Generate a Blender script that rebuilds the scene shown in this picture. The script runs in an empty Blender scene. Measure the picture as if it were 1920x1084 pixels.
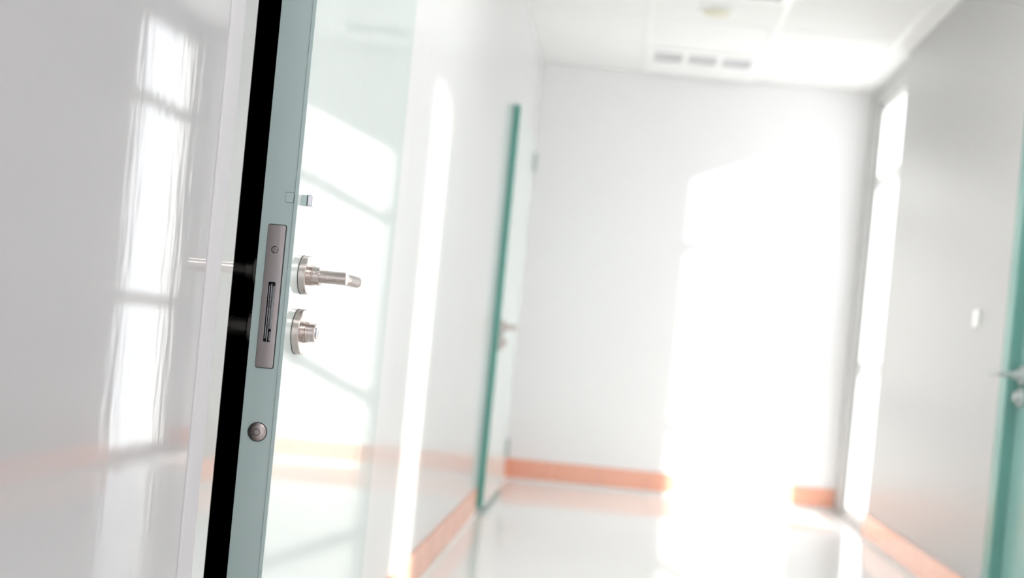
import bpy, bmesh, math, random
from mathutils import Matrix, Vector

random.seed(7)
scn = bpy.context.scene
COL = scn.collection
PI = math.pi

# ------------------------------------------------------------------ camera
ROLL = math.radians(5.5)
EYE = 0.93
F_PX = 2100.0
VP_U, VP_V = 203.0, 88.0                      # where the corridor axis meets the picture
cam_d = bpy.data.cameras.new('camera')
cam = bpy.data.objects.new('camera', cam_d)
COL.objects.link(cam)
c_, s_ = math.cos(ROLL), math.sin(ROLL)
cam.matrix_world = Matrix(((c_, -s_, 0, 0), (0, 0, -1, 0), (s_, c_, 0, EYE), (0, 0, 0, 1)))
cam_d.sensor_fit = 'HORIZONTAL'
cam_d.sensor_width = 36.0
cam_d.lens = F_PX / 1920.0 * 36.0
cam_d.shift_x = -(VP_U * c_ - VP_V * s_) / 1920.0
cam_d.shift_y = (VP_U * s_ + VP_V * c_) / 1920.0
cam_d.clip_start = 0.02
cam_d.dof.use_dof = True
cam_d.dof.focus_distance = 1.965
cam_d.dof.aperture_fstop = 1.9
scn.camera = cam

# ------------------------------------------------------------------ light
world = bpy.data.worlds.new('world')
scn.world = world
world.use_nodes = True
wn = world.node_tree
wn.nodes.clear()
bg = wn.nodes.new('ShaderNodeBackground')
wo = wn.nodes.new('ShaderNodeOutputWorld')
bg.inputs['Color'].default_value = (0.985, 0.97, 1.0, 1)
bg.inputs['Strength'].default_value = 2.1
wn.links.new(bg.outputs[0], wo.inputs[0])

sun_d = bpy.data.lights.new('sun', 'SUN')
sun_d.energy = 7.8
sun_d.angle = math.radians(2.4)
sun_d.color = (1.0, 0.955, 0.90)
sun = bpy.data.objects.new('sun', sun_d)
COL.objects.link(sun)
SUN_DIR = Vector((-1.0, 0.835, -0.434)).normalized()
sun.rotation_euler = SUN_DIR.to_track_quat('-Z', 'Y').to_euler()

def portal(name, loc, rot, sx, sy):
    d = bpy.data.lights.new(name, 'AREA')
    d.shape = 'RECTANGLE'
    d.size, d.size_y = sx, sy
    d.cycles.is_portal = True
    o = bpy.data.objects.new(name, d)
    COL.objects.link(o)
    o.location = loc
    o.rotation_euler = rot
    return o

portal('sky_portal_side', (1.60, 6.61, 1.32), (0, PI / 2, 0), 2.55, 0.80)
portal('sky_portal_slot', (1.64, 1.865, 1.36), (0, PI / 2, 0), 2.64, 0.43)
portal('sky_portal_end', (0.42, -2.62, 1.25), (PI / 2, 0, 0), 1.9, 2.35)

vs = scn.view_settings
vs.view_transform = 'Standard'
vs.look = 'None'
vs.exposure = 0.82
vs.gamma = 1.0
vs.use_curve_mapping = False
scn.cycles.max_bounces = 14
scn.cycles.diffuse_bounces = 10
scn.cycles.glossy_bounces = 6
scn.cycles.transparent_max_bounces = 8
scn.cycles.sample_clamp_indirect = 12
scn.cycles.use_denoising = True

# ------------------------------------------------------------------ materials
def srgb(h):
    out = []
    for k in (0, 2, 4):
        v = int(h[k:k + 2], 16) / 255
        out.append(v / 12.92 if v <= 0.04045 else ((v + 0.055) / 1.055) ** 2.4)
    return (*out, 1)

def mat(name, color, rough=0.5, metal=0.0, var=0.04, vscale=(6, 6, 6), bump=0.0, bscale=(60, 60, 60),
        bdist=0.002, ior=1.45, coat=0.0, rvar=0.0):
    m = bpy.data.materials.new(name)
    m.use_nodes = True
    nt = m.node_tree
    b = nt.nodes['Principled BSDF']
    col = color if isinstance(color, tuple) else srgb(color)
    b.inputs['Roughness'].default_value = rough
    b.inputs['Metallic'].default_value = metal
    b.inputs['IOR'].default_value = ior
    b.inputs['Coat Weight'].default_value = coat
    b.inputs['Coat Roughness'].default_value = 0.03
    tc = nt.nodes.new('ShaderNodeTexCoord')
    mp = nt.nodes.new('ShaderNodeMapping')
    mp.inputs['Scale'].default_value = vscale
    nz = nt.nodes.new('ShaderNodeTexNoise')
    nz.inputs['Scale'].default_value = 1.0
    nz.inputs['Detail'].default_value = 4.0
    mx = nt.nodes.new('ShaderNodeMix')
    mx.data_type = 'RGBA'
    mx.inputs[6].default_value = tuple(max(0, v * (1 - var)) for v in col[:3]) + (1,)
    mx.inputs[7].default_value = tuple(min(1, v * (1 + var)) for v in col[:3]) + (1,)
    nt.links.new(tc.outputs['Object'], mp.inputs['Vector'])
    nt.links.new(mp.outputs['Vector'], nz.inputs['Vector'])
    nt.links.new(nz.outputs['Fac'], mx.inputs['Factor'])
    nt.links.new(mx.outputs[2], b.inputs['Base Color'])
    if rvar:
        mr = nt.nodes.new('ShaderNodeMapRange')
        mr.inputs['To Min'].default_value = max(0.0, rough - rvar)
        mr.inputs['To Max'].default_value = rough + rvar
        nt.links.new(nz.outputs['Fac'], mr.inputs['Value'])
        nt.links.new(mr.outputs['Result'], b.inputs['Roughness'])
    if bump:
        mp2 = nt.nodes.new('ShaderNodeMapping')
        mp2.inputs['Scale'].default_value = bscale
        nz2 = nt.nodes.new('ShaderNodeTexNoise')
        nz2.inputs['Scale'].default_value = 1.0
        nz2.inputs['Detail'].default_value = 2.0
        bp = nt.nodes.new('ShaderNodeBump')
        bp.inputs['Strength'].default_value = bump
        bp.inputs['Distance'].default_value = bdist
        nt.links.new(tc.outputs['Object'], mp2.inputs['Vector'])
        nt.links.new(mp2.outputs['Vector'], nz2.inputs['Vector'])
        nt.links.new(nz2.outputs['Fac'], bp.inputs['Height'])
        nt.links.new(bp.outputs['Normal'], b.inputs['Normal'])
    return m

M = {}
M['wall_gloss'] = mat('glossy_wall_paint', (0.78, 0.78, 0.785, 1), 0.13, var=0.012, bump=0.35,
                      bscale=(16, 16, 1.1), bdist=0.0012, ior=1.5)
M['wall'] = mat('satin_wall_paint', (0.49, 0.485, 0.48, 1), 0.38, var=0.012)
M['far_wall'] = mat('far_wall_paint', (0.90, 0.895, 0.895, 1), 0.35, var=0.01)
M['ceiling'] = mat('ceiling_tile_white', (0.87, 0.87, 0.86, 1), 0.8, var=0.012, bump=0.1, bscale=(90, 90, 90))
M['tbar'] = mat('ceiling_grid_white', (0.92, 0.92, 0.91, 1), 0.3)
M['plenum'] = mat('ceiling_slab_grey', (0.55, 0.55, 0.54, 1), 0.9)
M['floor'] = mat('polished_floor', (0.82, 0.81, 0.80, 1), 0.06, var=0.02, vscale=(2, 2, 2), ior=1.5,
                 bump=0.05, bscale=(5, 5, 5), bdist=0.001)
M['orange'] = mat('terracotta_orange_tile', (0.90, 0.45, 0.32, 1), 0.18, var=0.10, vscale=(3, 3, 3), ior=1.5)
M['grout'] = mat('white_grout', (0.88, 0.84, 0.81, 1), 0.6)
M['door_edge'] = mat('sage_green_enamel', (0.42, 0.52, 0.515, 1), 0.32, var=0.05, vscale=(9, 9, 3), bump=0.05,
                     bscale=(140, 140, 30), bdist=0.0006)
M['door_face'] = mat('glossy_door_enamel', (0.66, 0.73, 0.715, 1), 0.035, var=0.015, bump=0.22,
                     bscale=(14, 14, 0.9), bdist=0.001, ior=1.6)
M['strip_grey'] = mat('matte_lilac_grey_strip', (0.60, 0.588, 0.61, 1), 0.55, var=0.015, ior=1.3)
M['frame_gloss'] = mat('glossy_white_frame_enamel', (0.80, 0.82, 0.82, 1), 0.03, metal=0.55, var=0.015, ior=1.6)
M['panel_gloss'] = mat('glossy_darker_grey', (0.455, 0.45, 0.462, 1), 0.045, var=0.012, bump=0.9,
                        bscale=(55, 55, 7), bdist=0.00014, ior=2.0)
M['teal'] = mat('teal_enamel', (0.09, 0.34, 0.275, 1), 0.28, var=0.05)
M['teal_frame'] = mat('teal_frame_enamel', (0.15, 0.34, 0.30, 1), 0.26, var=0.05)
M['teal_leaf'] = mat('teal_leaf_enamel', (0.26, 0.46, 0.42, 1), 0.24, var=0.05)
M['mint_face'] = mat('mint_door_enamel', (0.76, 0.83, 0.81, 1), 0.10, var=0.02, ior=1.5)
M['nickel'] = mat('brushed_nickel', (0.56, 0.50, 0.475, 1), 0.27, metal=1.0, var=0.03, vscale=(30, 60, 60), rvar=0.02)
M['nickel_plate'] = mat('brushed_nickel_plate', (0.50, 0.44, 0.445, 1), 0.36, metal=1.0, var=0.06, vscale=(500, 20, 8), rvar=0.05)
M['nickel_button'] = mat('satin_nickel_button', (0.44, 0.385, 0.375, 1), 0.46, metal=1.0, var=0.04)
M['steel'] = mat('zinc_steel', (0.62, 0.62, 0.66, 1), 0.22, metal=1.0, var=0.15, vscale=(160, 160, 60), rvar=0.1)
M['satin_steel'] = mat('satin_steel', (0.58, 0.60, 0.595, 1), 0.4, metal=0.6, var=0.03)
M['seam_grey'] = mat('grey_hinge_enamel', (0.42, 0.45, 0.44, 1), 0.4)
M['seam'] = mat('dark_seam', (0.035, 0.04, 0.042, 1), 0.6)
M['black_room'] = mat('unlit_room_black', (0.012, 0.012, 0.014, 1), 0.9)  # near-black walls: the room's darkness put into the colour
M['white_plastic'] = mat('white_plastic', (0.93, 0.93, 0.92, 1), 0.3)
M['vent_dark'] = mat('vent_grey', (0.68, 0.685, 0.69, 1), 0.6)
M['lamp_cream'] = mat('cream_lamp_glass', (0.74, 0.72, 0.58, 1), 0.35)
M['alu'] = mat('white_window_frame', (0.90, 0.90, 0.89, 1), 0.35)

gm = bpy.data.materials.new('window_glass')
gm.use_nodes = True
gt = gm.node_tree
gt.nodes.clear()
go = gt.nodes.new('ShaderNodeOutputMaterial')
gx = gt.nodes.new('ShaderNodeMixShader')
gf = gt.nodes.new('ShaderNodeFresnel')
gf.inputs['IOR'].default_value = 1.3
ga = gt.nodes.new('ShaderNodeBsdfTransparent')
ga.inputs['Color'].default_value = (0.95, 0.97, 0.97, 1)
gg = gt.nodes.new('ShaderNodeBsdfGlossy')
gg.inputs['Roughness'].default_value = 0.02
gb = gt.nodes.new('ShaderNodeNewGeometry')
gi = gt.nodes.new('ShaderNodeMath')
gi.operation = 'SUBTRACT'
gi.inputs[0].default_value = 1.0
gp = gt.nodes.new('ShaderNodeMath')
gp.operation = 'MULTIPLY'
gt.links.new(gb.outputs['Backfacing'], gi.inputs[1])
gt.links.new(gi.outputs[0], gp.inputs[0])
gt.links.new(gf.outputs[0], gp.inputs[1])
gt.links.new(gp.outputs[0], gx.inputs[0])
gt.links.new(ga.outputs[0], gx.inputs[1])
gt.links.new(gg.outputs[0], gx.inputs[2])
gt.links.new(gx.outputs[0], go.inputs[0])
M['glass'] = gm

# ------------------------------------------------------------------ mesh helpers
def new_obj(name, bm, material, parent=None, smooth=False, bevel=0.0, seg=2):
    me = bpy.data.meshes.new(name)
    bmesh.ops.recalc_face_normals(bm, faces=bm.faces)
    bm.to_mesh(me)
    bm.free()
    me.materials.append(M[material] if isinstance(material, str) else material)
    if smooth:
        for p in me.polygons:
            p.use_smooth = True
        try:
            me.set_sharp_from_angle(angle=math.radians(35))
        except Exception:
            pass
    o = bpy.data.objects.new(name, me)
    COL.objects.link(o)
    if parent is not None:
        o.parent = parent
    if bevel:
        md = o.modifiers.new('bevel', 'BEVEL')
        md.width = bevel
        md.segments = seg
        md.limit_method = 'ANGLE'
        md.angle_limit = math.radians(40)
    return o

def box(bm, x0, x1, y0, y1, z0, z1):
    v = [bm.verts.new((x, y, z)) for x in (x0, x1) for y in (y0, y1) for z in (z0, z1)]
    for f in ((0, 1, 3, 2), (4, 6, 7, 5), (0, 4, 5, 1), (2, 3, 7, 6), (0, 2, 6, 4), (1, 5, 7, 3)):
        bm.faces.new([v[i] for i in f])

def boxes(*bs):
    bm = bmesh.new()
    for b in bs:
        box(bm, *b)
    return bm

def lathe(profile, axis, cx, cy, cz, seg=48):
    """profile: list of (distance along axis, radius); axis 'x' or 'y' or 'z'"""
    bm = bmesh.new()
    rings = []
    for d, r in profile:
        ring = []
        for k in range(seg):
            a = 2 * PI * k / seg
            p, q = r * math.cos(a), r * math.sin(a)
            if axis == 'x':
                co = (cx + d, cy + p, cz + q)
            elif axis == 'y':
                co = (cx + p, cy + d, cz + q)
            else:
                co = (cx + p, cy + q, cz + d)
            ring.append(bm.verts.new(co))
        rings.append(ring)
    for a, b in zip(rings, rings[1:]):
        for k in range(seg):
            bm.faces.new((a[k], a[(k + 1) % seg], b[(k + 1) % seg], b[k]))
    bm.faces.new(rings[0])
    bm.faces.new(list(reversed(rings[-1])))
    return bm

def rrect(hw, hh, r, n):
    """rounded rectangle loop, n points per corner"""
    pts = []
    for cx, cz, a0 in ((hw - r, hh - r, 0), (-hw + r, hh - r, PI / 2), (-hw + r, -hh + r, PI), (hw - r, -hh + r, 1.5 * PI)):
        for k in range(n):
            a = a0 + PI / 2 * k / (n - 1)
            pts.append((cx + r * math.cos(a), cz + r * math.sin(a)))
    return pts

def plate_y(bm, cx, cz, y0, y1, outer, holes_from=None):
    """slab facing -y from y0 (front) to y1 (back) with outline outer; optional inner loop of same count"""
    def ring(pts, y, dx=0, dz=0):
        return [bm.verts.new((cx + dx + p[0], y, cz + dz + p[1])) for p in pts]
    of, ob = ring(outer, y0), ring(outer, y1)
    n = len(outer)
    for k in range(n):
        bm.faces.new((of[k], of[(k + 1) % n], ob[(k + 1) % n], ob[k]))
    if holes_from is None:
        bm.faces.new(of)
        bm.faces.new(list(reversed(ob)))
    else:
        inner, dx, dz = holes_from
        jf, jb = ring(inner, y0, dx, dz), ring(inner, y1, dx, dz)
        for k in range(n):
            k2 = (k + 1) % n
            bm.faces.new((of[k], of[k2], jf[k2], jf[k]))
            bm.faces.new((ob[k], jb[k], jb[k2], ob[k2]))
            bm.faces.new((jf[k], jf[k2], jb[k2], jb[k]))

def tag(o, label=None, cat=None, group=None, kind=None):
    if label: o['label'] = label
    if cat: o['category'] = cat
    if group: o['group'] = group
    if kind: o['kind'] = kind
    return o

def empty(name, loc):
    o = bpy.data.objects.new(name, None)
    COL.objects.link(o)
    o.location = loc
    o.empty_display_size = 0.05
    return o

def under(o, root):
    """parent o to root keeping its world place (root is an unrotated empty)"""
    o.parent = root
    o.matrix_parent_inverse = Matrix.Translation(-Vector(root.location))
    return o

# ------------------------------------------------------------------ the corridor
XL, XR, XW = -0.638, 1.47, 1.50
YF, YN, YR = 7.24, -2.5, 6.21
H = 2.71
OP0, OP1, OPZ = 1.823, 2.80, 2.13             # doorway in the left wall
SW0, SW1 = 1.65, 2.08                         # slot window in the right wall
RD0, RD1, RDZ = 3.05, 4.13, 2.13              # doorway in the right wall

o = new_obj('floor', boxes((XL - 0.16, XW + 0.3, YN - 0.2, YF + 0.15, -0.12, 0)), 'floor')
tag(o, 'pale polished corridor floor mirroring the walls', 'floor', kind='structure')

o = new_obj('wall_left', boxes(
    (XL - 0.13, XL - 0.006, YN - 0.2, OP0, 0, H), (XL - 0.13, XL, OP1, YF + 0.1, 0, H), (XL - 0.13, XL, OP0, OP1, OPZ, H)), 'wall_gloss')
tag(o, 'glossy white left corridor wall reflecting the window', 'wall', kind='structure')

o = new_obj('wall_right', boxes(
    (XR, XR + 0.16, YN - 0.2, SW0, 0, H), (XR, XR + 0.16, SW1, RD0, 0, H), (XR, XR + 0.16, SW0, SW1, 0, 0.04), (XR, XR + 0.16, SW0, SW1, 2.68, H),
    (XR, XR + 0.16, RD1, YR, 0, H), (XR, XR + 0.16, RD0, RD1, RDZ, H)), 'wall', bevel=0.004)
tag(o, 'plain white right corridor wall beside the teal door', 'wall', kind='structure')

o = new_obj('wall_panel', boxes((XL - 0.006, XL, YN, 1.7218, 0, H)), 'panel_gloss')  # near stretch of left wall, darker base colour than the wall beyond
tag(o, 'glossy darker grey stretch of wall left of the door, mirroring the window', 'panel', kind='structure')

WZ0, WZ1, WY1 = 0.02, 2.60, 7.03   # window opening
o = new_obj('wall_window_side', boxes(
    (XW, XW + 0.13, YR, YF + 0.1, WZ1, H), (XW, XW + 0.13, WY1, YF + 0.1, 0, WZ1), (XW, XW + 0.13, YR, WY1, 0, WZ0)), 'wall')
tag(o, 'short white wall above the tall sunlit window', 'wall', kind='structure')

o = new_obj('wall_far', boxes((XL - 0.13, XW + 0.13, YF, YF + 0.12, 0, H)), 'far_wall')
tag(o, 'white end wall with a slanting sun patch', 'wall', kind='structure')

o = new_obj('wall_near', boxes((XL, -0.50, YN - 0.12, YN, 0, H), (1.35, XR, YN - 0.12, YN, 0, H), (-0.50, 1.35, YN - 0.12, YN, 2.42, H),
                               (-0.50, 1.35, YN - 0.12, YN, 0, 0.08)), 'wall')
tag(o, 'white end wall around the added glazed corridor end', 'wall', kind='structure')

# dark room behind the left doorway
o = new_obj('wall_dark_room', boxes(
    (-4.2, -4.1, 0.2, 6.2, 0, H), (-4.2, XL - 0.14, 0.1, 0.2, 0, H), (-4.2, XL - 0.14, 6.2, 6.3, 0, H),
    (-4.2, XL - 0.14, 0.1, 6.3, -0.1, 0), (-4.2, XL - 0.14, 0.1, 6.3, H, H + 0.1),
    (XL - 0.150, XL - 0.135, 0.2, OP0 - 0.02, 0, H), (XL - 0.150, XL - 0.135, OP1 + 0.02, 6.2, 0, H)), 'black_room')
tag(o, 'unlit room seen through the door gap, darkness put into black walls', 'room', kind='structure')

# windows ------------------------------------------------------------------
def window(name, label, axis, a0, a1, z0, z1, pos, depth, rails, stiles, fw=0.05):
    root = empty(name, ((a0 + a1) / 2, pos, z0) if axis == 'y' else (pos, (a0 + a1) / 2, z0))
    tag(root, label, 'window', kind='structure')
    def b(u0, u1, w0, w1, d0=0.0, d1=depth):
        return (u0, u1, pos + d0, pos + d1, w0, w1) if axis == 'y' else (pos + d0, pos + d1, u0, u1, w0, w1)
    under(new_obj('window_frame', boxes(b(a0, a0 + fw, z0, z1), b(a1 - fw, a1, z0, z1), b(a0 + fw, a1 - fw, z0, z0 + fw),
                                        b(a0 + fw, a1 - fw, z1 - fw, z1)), 'alu'), root)
    for z in rails:
        under(new_obj('window_rail', boxes(b(a0 + fw, a1 - fw, z - 0.04, z + 0.04, depth * .1, depth * .9)), 'alu'), root)
    for s in stiles:
        zs = [z0 + fw] + [q for z in rails for q in (z - .04, z + .04)] + [z1 - fw]
        for k in range(0, len(zs), 2):
            under(new_obj('window_mullion', boxes(b(s - 0.02, s + 0.02, zs[k], zs[k + 1], depth * .1, depth * .9)), 'alu'), root)
    zs = [z0 + fw] + [q for z in rails for q in (z - .04, z + .04)] + [z1 - fw]
    us = [a0 + fw] + [q for s in stiles for q in (s - .02, s + .02)] + [a1 - fw]
    for k in range(0, len(zs), 2):
        for j in range(0, len(us), 2):
            under(new_obj('pane', boxes(b(us[j], us[j + 1], zs[k], zs[k + 1], depth * .45, depth * .55)), 'glass'), root)
    return root

window('window_1', 'tall bright window at the end of the right wall', 'x', YR + 0.01, WY1 - 0.005, WZ0, WZ1, XW + 0.03, 0.05,
       (0.94, 2.10), ())
window('window_3', 'narrow slot window in the right wall near the viewer', 'x', SW0, SW1, 0.04, 2.68, XR + 0.10, 0.05, (), (), fw=0.02)
window('added_window_2', 'unseen wide glazed end added behind the viewer for daylight', 'y', -0.50, 1.35, 0.08, 2.42, YN - 0.09, 0.06, (1.0,), (0.42,))  # unseen glazed end, added to let ambient daylight in

# ceiling -------------------------------------------------------------------
ceil = new_obj('ceiling', boxes((XL - 0.1, XW + 0.2, YN - 0.2, YF + 0.1, H + 0.012, H + 0.1)), 'plenum')
tag(ceil, 'white suspended tile ceiling', 'ceiling', kind='structure')
xb = [XL, 0.02, 0.70, 1.36, XW + 0.02]
yb = [YF]
while yb[-1] > YN:
    yb.append(yb[-1] - 1.24)
yb[-1] = YN
VENTS = [(0.03, 0.69, 6.60, 7.22), (0.03, 0.69, 5.00, 5.58)]
FILL_PANELS = [(0.03, 0.69, 3.15, 3.75), (0.03, 0.69, 0.30, 0.90)]   # unseen glowing ceiling panels added for ambient fill
tiles = {}
for i in range(4):
    for j in range(len(yb) - 1):
        x0, x1, y1, y0 = xb[i] + (0.008 if i else 0.0), xb[i + 1] - 0.008, yb[j] - 0.004, yb[j + 1] + 0.004
        spans = [(y0, y1)]
        if i == 1:
            for (_, _, v0, v1) in VENTS + FILL_PANELS:
                nxt = []
                for a, b in spans:
                    if v1 < a or v0 > b:
                        nxt.append((a, b))
                    else:
                        if v0 - a > 0.02: nxt.append((a, v0))
                        if b - v1 > 0.02: nxt.append((v1, b))
                spans = nxt
        for a, b in spans:
            new_obj('ceiling_tile', boxes((x0, x1, a, b, H, H + 0.012)), 'ceiling', ceil)
for x in xb[1:4]:
    new_obj('grid_bar', boxes((x - 0.012, x + 0.012, YN, YF, H - 0.006, H + 0.01)), 'tbar', ceil)

# air vents -------------------------------------------------------------------
def vent(label, x0, x1, y0, y1, s0, s1):
    root = empty('air_vent', ((x0 + x1) / 2, (y0 + y1) / 2, H))
    tag(root, label, 'vent', 'ceiling air vents')
    zt, zb = H + 0.010, H - 0.008
    xs = [x0]
    w = 0.172
    g = (x1 - x0 - 3 * w) / 4
    cells = []
    for k in range(3):
        a = x0 + g + k * (w + g)
        cells.append((a, a + w))
    bm = bmesh.new()
    box(bm, x0, x1, y0, s0, zb, zt)
    box(bm, x0, x1, s1, y1, zb, zt)
    prev = x0
    for a, b in cells:
        box(bm, prev, a, s0, s1, zb, zt)
        prev = b
    box(bm, prev, x1, s0, s1, zb, zt)
    under(new_obj('frame', bm, 'tbar'), root)
    for a, b in cells:
        gr = under(new_obj('grille', boxes((a, b, s0, s1, H + 0.008, H + 0.011)), 'vent_dark'), root)
        n = 5
        for q in range(n):
            y = s0 + (q + 0.5) * (s1 - s0) / n
            bm = boxes((a, b, y - 0.006, y + 0.006, H - 0.003, H + 0.0005))
            new_obj('slat', bm, 'vent_dark', gr)
    return root

vent('white ceiling vent with three grey slots by the end wall', 0.03, 0.69, 6.60, 7.22, 6.68, 6.90)
vent('ceiling vent nearer the viewer, cut by the top edge', 0.03, 0.69, 5.00, 5.58, 5.30, 5.54)

# glowing panels added as fill light (overhead, out of the picture)
M['fill_glow'] = mat('fill_panel_glow', (0.9, 0.9, 0.9, 1), 0.5)
lb = M['fill_glow'].node_tree.nodes['Principled BSDF']
lb.inputs['Emission Color'].default_value = (1.0, 0.985, 0.97, 1)
lb.inputs['Emission Strength'].default_value = 10.5
for (x0, x1, y0, y1), lab in zip(FILL_PANELS, ('square glowing panel added as unseen fill above the open door', 'square glowing panel added as unseen fill above the viewer')):
    root = empty('fill_panel', ((x0 + x1) / 2, (y0 + y1) / 2, H))
    tag(root, lab, 'ceiling light', 'added fill panels')
    under(new_obj('frame', boxes((x0, x0 + 0.02, y0, y1, H - 0.008, H + 0.01), (x1 - 0.02, x1, y0, y1, H - 0.008, H + 0.01),
                                 (x0 + 0.02, x1 - 0.02, y0, y0 + 0.02, H - 0.008, H + 0.01), (x0 + 0.02, x1 - 0.02, y1 - 0.02, y1, H - 0.008, H + 0.01)), 'tbar'), root)
    under(new_obj('diffuser', boxes((x0 + 0.02, x1 - 0.02, y0 + 0.02, y1 - 0.02, H - 0.003, H + 0.008)), 'fill_glow'), root)

# round ceiling lamp
root = empty('ceiling_lamp', (0.355, 5.80, H))
tag(root, 'small round cream ceiling lamp, switched off', 'lamp')
under(new_obj('rim', lathe([(0.0, 0.095), (-0.010, 0.093), (-0.016, 0.084), (-0.012, 0.076), (0.0, 0.074)], 'z', 0.355, 5.80, H, 40), 'white_plastic', smooth=True), root)
under(new_obj('diffuser', lathe([(-0.010, 0.075), (-0.018, 0.068), (-0.026, 0.045), (-0.029, 0.015)], 'z', 0.355, 5.80, H, 40), 'lamp_cream', smooth=True), root)

# ------------------------------------------------------------------ baseboards
BT, BZ0, BZ1 = 0.011, 0.022, 0.142
tile_mesh = {}
def tile_run(name, label, axis, plane, sign, a0, a1, step=0.302):
    """axis 'y': runs along y on plane x; sign = direction of the wall's normal"""
    runs = a0 if isinstance(a0, list) else [(a0, a1)]
    bm = bmesh.new()
    for r0, r1 in runs:
        lo, hi = sorted((plane, plane + sign * (BT + 0.0006)))
        if axis == 'y':
            box(bm, lo, hi, r0, r1, 0, BZ0 - 0.001)
        else:
            box(bm, r0, r1, lo, hi, 0, BZ0 - 0.001)
    base = new_obj(name, bm, 'grout')
    tag(base, label, 'baseboard', kind='structure')
    for r0, r1 in runs:
        n = max(1, round((r1 - r0) / step))
        L = (r1 - r0) / n
        key = (axis, sign, round(L, 4))
        for k in range(n):
            mid = r0 + (k + 0.5) * L
            if key not in tile_mesh:
                h = L / 2 - 0.0018
                lo, hi = sorted((0.001 * sign, sign * BT))
                bmt = boxes((lo, hi, -h, h, BZ0, BZ1)) if axis == 'y' else boxes((-h, h, lo, hi, BZ0, BZ1))
                bmesh.ops.bevel(bmt, geom=bmt.edges[:], offset=0.0015, segments=1, affect='EDGES')
                t = new_obj('tile', bmt, 'orange', base)
                tile_mesh[key] = t.data
            else:
                t = bpy.data.objects.new('tile', tile_mesh[key])
                COL.objects.link(t)
                t.parent = base
            t.location = (plane, mid, 0) if axis == 'y' else (mid, plane, 0)
    return base

tile_run('baseboard_left', 'orange tile baseboard along the left wall', 'y', XL, 1, [(YN, 1.715), (2.87, 5.70), (6.92, YF - BT)], None)
tile_run('baseboard_right', 'orange tile baseboard along the right wall', 'y', XR, -1, [(YN, SW0), (SW0, SW1), (SW1, RD0 - 0.11), (RD1 + 0.11, YR)], None)
tile_run('baseboard_far', 'orange tile baseboard under the sunlit end wall', 'x', YF, -1, XL, XW, 0.30)

# ------------------------------------------------------------------ near door frame (left wall)
fr = empty('trim_1', (XL, 1.75, 0))
tag(fr, 'pale grey enamelled door frame left of the black gap', 'door frame', kind='structure')
FA, FM, FB, FX = 1.722, 1.777, 1.826, XL + 0.0035
def frame_leg(y0, y1, z0, z1, r0, r1, x_in, rise=0.0):
    """flat enamelled strip from y0 to y1, edges eased by r0 / r1, reaching back to x_in"""
    bm = bmesh.new()
    sec = [(x_in, y0), (FX - r0 * 0.9, y0), (FX - r0 * 0.25, y0 + r0 * 1.2), (FX, y0 + r0 * 4.0),
           (FX + rise, y1 - r1 * 1.6), (FX + rise - r1 * 0.3, y1 - r1 * 0.5), (FX + rise - r1, y1), (x_in, y1)]
    lo = [bm.verts.new((x, y, z0)) for x, y in sec]
    hi = [bm.verts.new((x, y, z1)) for x, y in sec]
    n = len(sec)
    for k in range(n):
        bm.faces.new((lo[k], lo[(k + 1) % n], hi[(k + 1) % n], hi[k]))
    bm.faces.new(lo)
    bm.faces.new(list(reversed(hi)))
    return bm
under(new_obj('seal_strip', frame_leg(FA, FM, 0, OPZ + 0.12, 0.003, 0.0005, XL - 0.003), 'strip_grey'), fr)
under(new_obj('frame_jamb', frame_leg(FM, FB, 0, OPZ + 0.05, 0.0005, 0.003, XL - 0.003, 0.0036), 'frame_gloss'), fr)
under(new_obj('frame_lining', boxes((XL - 0.13, XL - 0.003, FB - 0.003, FB, 0, OPZ)), 'frame_gloss'), fr)
under(new_obj('frame_jamb', frame_leg(2.808, 2.862, 0, OPZ + 0.05, 0.001, 0.001, XL - 0.003), 'frame_gloss'), fr)
under(new_obj('frame_head', boxes((XL - 0.13, FX, FB, 2.808, OPZ, OPZ + 0.05)), 'frame_gloss'), fr)

# ------------------------------------------------------------------ the near door
DY0, DY1 = 1.956, 2.804
DXL, DXR = -0.637, -0.5754
DZ0, DZ1 = 0.008, 2.115
EC = -0.6070                                   # centre line of the lock plate on the door edge
door = empty('door_1', ((DXL + DXR) / 2, DY0, 0))
tag(door, 'sage green door standing ajar with nickel lock and levers', 'door', kind='structure')

PK = (0.0095, 0.060, 0.9315)            # lock pocket half width, half height, centre z
SK = 0.0068                                    # skin thickness
pz0, pz1 = PK[2] - PK[1], PK[2] + PK[1]
leaf = under(new_obj('leaf', boxes((DXL + 0.001, DXR - SK, DY0 + 0.020, DY1, DZ0, DZ1)), 'door_edge'), door)
edge = under(new_obj('edge_strip', boxes(
    (DXL, EC - PK[0], DY0, DY0 + 0.020, DZ0, DZ1), (EC + PK[0], DXR - SK - 0.0006, DY0, DY0 + 0.020, DZ0, DZ1),
    (EC - PK[0], EC + PK[0], DY0, DY0 + 0.020, DZ0, pz0), (EC - PK[0], EC + PK[0], DY0, DY0 + 0.020, pz1, DZ1)), 'door_edge'), door)
bm = boxes((DXR - SK, DXR, DY0 - 0.0012, DY1, DZ0, DZ1))
skin = under(new_obj('front_skin', bm, 'door_face', bevel=0.0012), door)
bm = boxes((DXR - SK + 0.0004, DXR - 0.0004, DY0 - 0.0022, DY0 - 0.0010, DZ0, DZ1))
lip = under(new_obj('edge_lip', bm, 'door_edge'), door)

def child(name, bm, material, parent, label=None, smooth=False, bevel=0.0):
    """mesh in world coordinates under a part that itself hangs under the door empty"""
    ob = new_obj(name, bm, material, smooth=smooth, bevel=bevel)
    ob.parent = parent
    r = parent
    while r.parent is not None:
        r = r.parent
    ob.matrix_parent_inverse = (Matrix.Identity(4) if parent is not r else Matrix.Translation(-Vector(r.location)))
    if label: ob['label'] = label
    return ob

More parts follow.
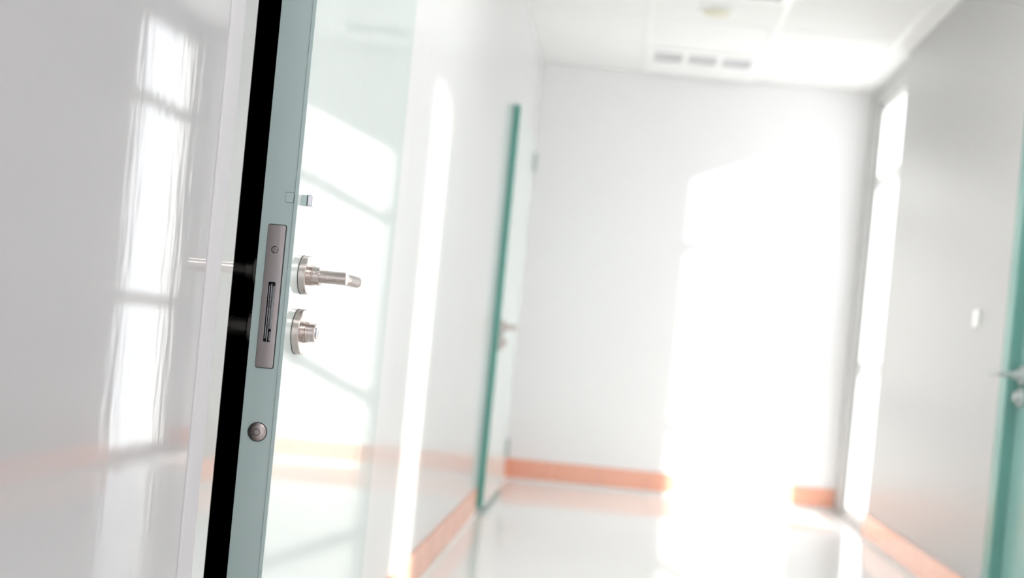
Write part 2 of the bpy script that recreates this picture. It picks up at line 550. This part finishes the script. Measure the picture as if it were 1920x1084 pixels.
# lock plate with its slot
PZ = (1.084 + 0.834) / 2
SZ = (0.984 + 0.879) / 2
bm = bmesh.new()
plate_y(bm, EC, PZ, DY0 - 0.0022, DY0 + 0.0005, rrect(0.0152, 0.125, 0.0032, 8), (rrect(0.0064, 0.0525, 0.0022, 8), 0.0, SZ - PZ))
plate = child('lock_plate', bm, 'nickel_plate', door, 'brushed nickel lock plate with a long slot', bevel=0.0005)
bm = bmesh.new()
plate_y(bm, EC + 0.0004, PZ, DY0 - 0.0008, DY0 + 0.0003, rrect(0.0163, 0.1262, 0.0038, 8), (rrect(0.0066, 0.0527, 0.0022, 8), -0.0004, SZ - PZ))
child('plate_seam', bm, 'seam', plate)
child('plate_screw', lathe([(0.002, 0.0052), (-0.0009, 0.0052), (-0.0014, 0.0046)], 'y', EC - 0.0003, DY0 - 0.0020, 1.0405, 32), 'nickel', plate, smooth=True)
child('screw_ring', lathe([(0.001, 0.0064), (-0.0004, 0.0064), (-0.0005, 0.0052), (0.001, 0.0051)], 'y', EC - 0.0003, DY0 - 0.0020, 1.0405, 32), 'seam', plate, smooth=True)
# mechanism inside the slot
mech = child('lock_case', boxes((EC - PK[0], EC + PK[0], DY0 + 0.0185, DY0 + 0.0198, pz0, pz1),
                                (EC - PK[0] + .0003, EC - PK[0] + .0012, DY0 + 0.003, DY0 + 0.0185, pz0, pz1),
                                (EC + PK[0] - .0012, EC + PK[0] - .0003, DY0 + 0.003, DY0 + 0.0185, pz0, pz1)), 'seam', door)
child('hook_bolt', boxes((EC + 0.0005, EC + 0.0046, DY0 + 0.003, DY0 + 0.016, SZ - 0.030, SZ + 0.046)), 'steel', mech, bevel=0.0008)
child('hook_bolt', boxes((EC + 0.0008, EC + 0.0046, DY0 + 0.0045, DY0 + 0.016, SZ - 0.051, SZ - 0.034)), 'steel', mech, bevel=0.0008)
child('spring_plate', boxes((EC - 0.0034, EC - 0.0014, DY0 + 0.006, DY0 + 0.017, SZ - 0.052, SZ + 0.050)), 'steel', mech, bevel=0.0004)
child('spring_plate', boxes((EC - 0.0058, EC - 0.0046, DY0 + 0.0045, DY0 + 0.017, SZ - 0.047, SZ + 0.047)), 'steel', mech, bevel=0.0003)
for z in (SZ + 0.022, SZ + 0.004, SZ - 0.019):
    child('pin', lathe([(0, 0.0011), (0.0075, 0.0011)], 'x', EC - 0.0045, DY0 + 0.0042, z, 12), 'steel', mech, smooth=True)

# domed button below
bz = 0.721
bt = child('dome_button', lathe([(0.001, 0.0158), (-0.0012, 0.0158), (-0.0030, 0.0140), (-0.0044, 0.0105), (-0.0050, 0.0072), (-0.0051, 0.0062)],
                                'y', EC - 0.0008, DY0, bz, 48), 'nickel_button', door, 'round domed nickel button', smooth=True)
child('button_seam', lathe([(0.0004, 0.0172), (-0.0006, 0.0172), (-0.0007, 0.0156), (0.0004, 0.0155)], 'y', EC - 0.0008, DY0, bz, 48), 'seam', bt, smooth=True)
child('button_screw', lathe([(0.0, 0.0050), (-0.0056, 0.0050), (-0.0060, 0.0046)], 'y', EC - 0.0008, DY0, bz, 32), 'nickel_plate', bt, smooth=True)
child('button_ring', lathe([(0.0, 0.0062), (-0.0053, 0.0062), (-0.0054, 0.0051), (0.0, 0.0050)], 'y', EC - 0.0008, DY0, bz, 32), 'seam', bt, smooth=True)

# small clip near the top
cz = 1.134
bm = bmesh.new()
plate_y(bm, EC + 0.0165, cz, DY0 - 0.0012, DY0 + 0.0003, rrect(0.0070, 0.0085, 0.0016, 5))
cl = child('clip_plate', bm, 'door_edge', door, 'small painted square plate on the door edge')
bm = bmesh.new()
plate_y(bm, EC + 0.0165, cz, DY0 - 0.0005, DY0 + 0.0003, rrect(0.0076, 0.0091, 0.0018, 5))
child('clip_seam', bm, 'seam', cl)
cb = child('clip_block', boxes((DXR - 0.0004, -0.5655, 1.974, 1.990, cz - 0.0095, cz + 0.0090)), 'door_edge', door, bevel=0.001)
child('clip_gap', boxes((-0.5657, -0.5640, 1.9735, 1.990, cz - 0.0098, cz + 0.0092)), 'seam', cb)
child('clip_cap', boxes((-0.5641, -0.5560, 1.9725, 1.991, cz - 0.0105, cz + 0.0095)), 'steel', cb, 'bright steel end of the clip', bevel=0.0012)

# levers and turn knobs
def lever_set(parent, xface, sgn, yc, z_lever, z_knob, knob_len, grip_dir=1, sc=1.0, mk=child, metal='nickel', rt=0.0135, reach=0.0805, knob_r=0.0412):
    """rosette, collar, neck and grip on a face at xface whose outward normal is sgn along x"""
    S = sgn
    def pr(lst):
        return [(S * a * sc, r * sc) for a, r in lst]
    neck = lathe(pr([(rt, 0.0116), (reach - 0.0012, 0.0116), (reach, 0.0106)]), 'x', xface, yc, z_lever, 40)
    lev = mk('lever_handle', neck, metal, parent, smooth=True)
    mk('rosette', lathe(pr([(0.0004, 0.0350), (rt - 0.0012, 0.0350), (rt, 0.0338)]), 'x', xface, yc, z_lever, 64), metal, lev, smooth=True)
    mk('rosette_seam', lathe(pr([(0.0, 0.0353), (0.0013, 0.0353)]), 'x', xface, yc, z_lever, 64), 'seam', lev, smooth=True)
    mk('collar', lathe(pr([(rt - .001, 0.0178), (rt + 0.0045, 0.0178), (rt + 0.005, 0.0170), (rt + 0.0058, 0.0170), (rt + 0.0062, 0.0178), (rt + 0.0075, 0.0178), (rt + 0.0080, 0.0165),
                          (rt + 0.0185, 0.0165), (rt + 0.0193, 0.0158), (rt + 0.0193, 0.0118)]), 'x', xface, yc, z_lever, 48), metal, lev, smooth=True)
    gx = xface + S * (reach - 0.0118) * sc
    g0, g1 = 0.004 * grip_dir, 0.122 * grip_dir
    mk('grip', lathe([(g0 * sc, 0.0112 * sc), ((g1 - .002 * grip_dir) * sc, 0.0112 * sc), (g1 * sc, 0.0098 * sc)], 'y', gx, yc, z_lever, 40), metal, lev, smooth=True)
    kn = mk('turn_knob', lathe(pr([(rt, 0.0170), (knob_len - 0.0012, 0.0170), (knob_len, 0.0158)]), 'x', xface, yc, z_knob, 48), metal, parent, smooth=True)
    mk('rosette', lathe(pr([(0.0004, knob_r), (rt - 0.0012, knob_r), (rt, knob_r - 0.0012)]), 'x', xface, yc, z_knob, 64), metal, kn, smooth=True)
    mk('rosette_seam', lathe(pr([(0.0, knob_r + .0003), (0.0013, knob_r + .0003)]), 'x', xface, yc, z_knob, 64), 'seam', kn, smooth=True)
    mk('collar', lathe(pr([(rt - .001, 0.0192), (rt + 0.0042, 0.0192), (rt + 0.0046, 0.0180), (rt + 0.0056, 0.0180), (rt + 0.0060, 0.0190), (rt + 0.0075, 0.0188), (rt + 0.0075, 0.0158)]),
                       'x', xface, yc, z_knob, 48), metal, kn, smooth=True)
    mk('knob_face', lathe(pr([(knob_len - .001, 0.0105), (knob_len + 0.0008, 0.0105), (knob_len + 0.0012, 0.0098)]), 'x', xface, yc, z_knob, 40), 'steel', kn, smooth=True)
    return lev, kn

HY, HZ, KZ = 2.0275, 1.0040, 0.9010
lev, kn = lever_set(door, DXR, 1, HY, HZ, KZ, 0.0345)
lev['label'] = 'nickel lever handle on the bright side'
kn['label'] = 'nickel turn knob under the bright side lever'
lev, kn = lever_set(door, DXL, -1, HY, HZ, KZ, 0.060, rt=0.0190, reach=0.090, knob_r=0.0375)
lev['label'] = 'nickel lever handle on the dark side'
kn['label'] = 'nickel turn knob on the dark side'

for z in (0.20, 1.90):
    hg = child('hinge', lathe([(-0.05, 0.008), (0.05, 0.008)], 'z', DXR + 0.004, DY1 + 0.008, z, 20), 'nickel', door, smooth=True)

# ------------------------------------------------------------------ far door on the left wall
LY0, LY1 = 5.79, 6.84
LX = XL + 0.036
d2 = empty('door_2', (XL, LY0, 0))
tag(d2, 'teal edged door at the far end of the left wall', 'door', kind='structure')
child('leaf', boxes((XL + 0.001, LX - 0.003, LY0, LY1, 0.03, 2.125)), 'teal', d2, bevel=0.002)
child('front_skin', boxes((LX - 0.003, LX, LY0 + 0.002, LY1, 0.03, 2.125)), 'mint_face', d2, bevel=0.001)
lever_set(d2, LX, 1, LY0 + 0.065, 0.975, 0.89, 0.034)
for z in (0.25, 2.00):
    child('hinge', lathe([(-0.055, 0.011), (0.055, 0.011)], 'z', LX + 0.006, LY1 + 0.009, z, 20), 'seam_grey', d2, smooth=True)

# ------------------------------------------------------------------ right door
d3 = empty('door_3', (XR, RD1, 0))
tag(d3, 'teal door and frame at the right edge of the picture', 'door', kind='structure')
FRX = XR - 0.022
child('frame_jamb', boxes((FRX, XR + 0.16, RD1 - 0.03, RD1 + 0.075, 0, RDZ + 0.07)), 'teal_frame', d3, bevel=0.006)
child('frame_bead', boxes((FRX - 0.008, FRX + 0.004, RD1 - 0.030, RD1 + 0.012, 0, RDZ + 0.03)), 'teal_frame', d3, bevel=0.004)
child('frame_jamb', boxes((FRX, XR + 0.16, RD0 - 0.075, RD0 + 0.03, 0, RDZ + 0.07)), 'teal_frame', d3, bevel=0.006)
child('frame_head', boxes((FRX, XR + 0.16, RD0 + 0.03, RD1 - 0.03, RDZ - 0.03, RDZ + 0.07)), 'teal_frame', d3, bevel=0.006)
leaf3 = child('leaf', boxes((XR + 0.012, XR + 0.055, RD0 + 0.033, RD1 - 0.033, 0.008, RDZ - 0.033)), 'teal_leaf', d3, bevel=0.002)
lever_set(d3, XR + 0.012, -1, RD1 - 0.078, 0.965, 0.885, 0.030, grip_dir=-1, reach=0.132, knob_r=0.034, metal='satin_steel')

# light switch
root = empty('light_switch', (XR, 4.60, 1.185))
tag(root, 'small white light switch on the right wall by the teal frame', 'switch')
SY, SZZ = 4.60, 1.185
child('cover', boxes((XR - 0.009, XR, SY - 0.036, SY + 0.036, SZZ - 0.036, SZZ + 0.036)), 'white_plastic', root, bevel=0.006)
child('rocker', boxes((XR - 0.013, XR - 0.008, SY - 0.022, SY + 0.022, SZZ - 0.022, SZZ + 0.022)), 'white_plastic', root, bevel=0.002)
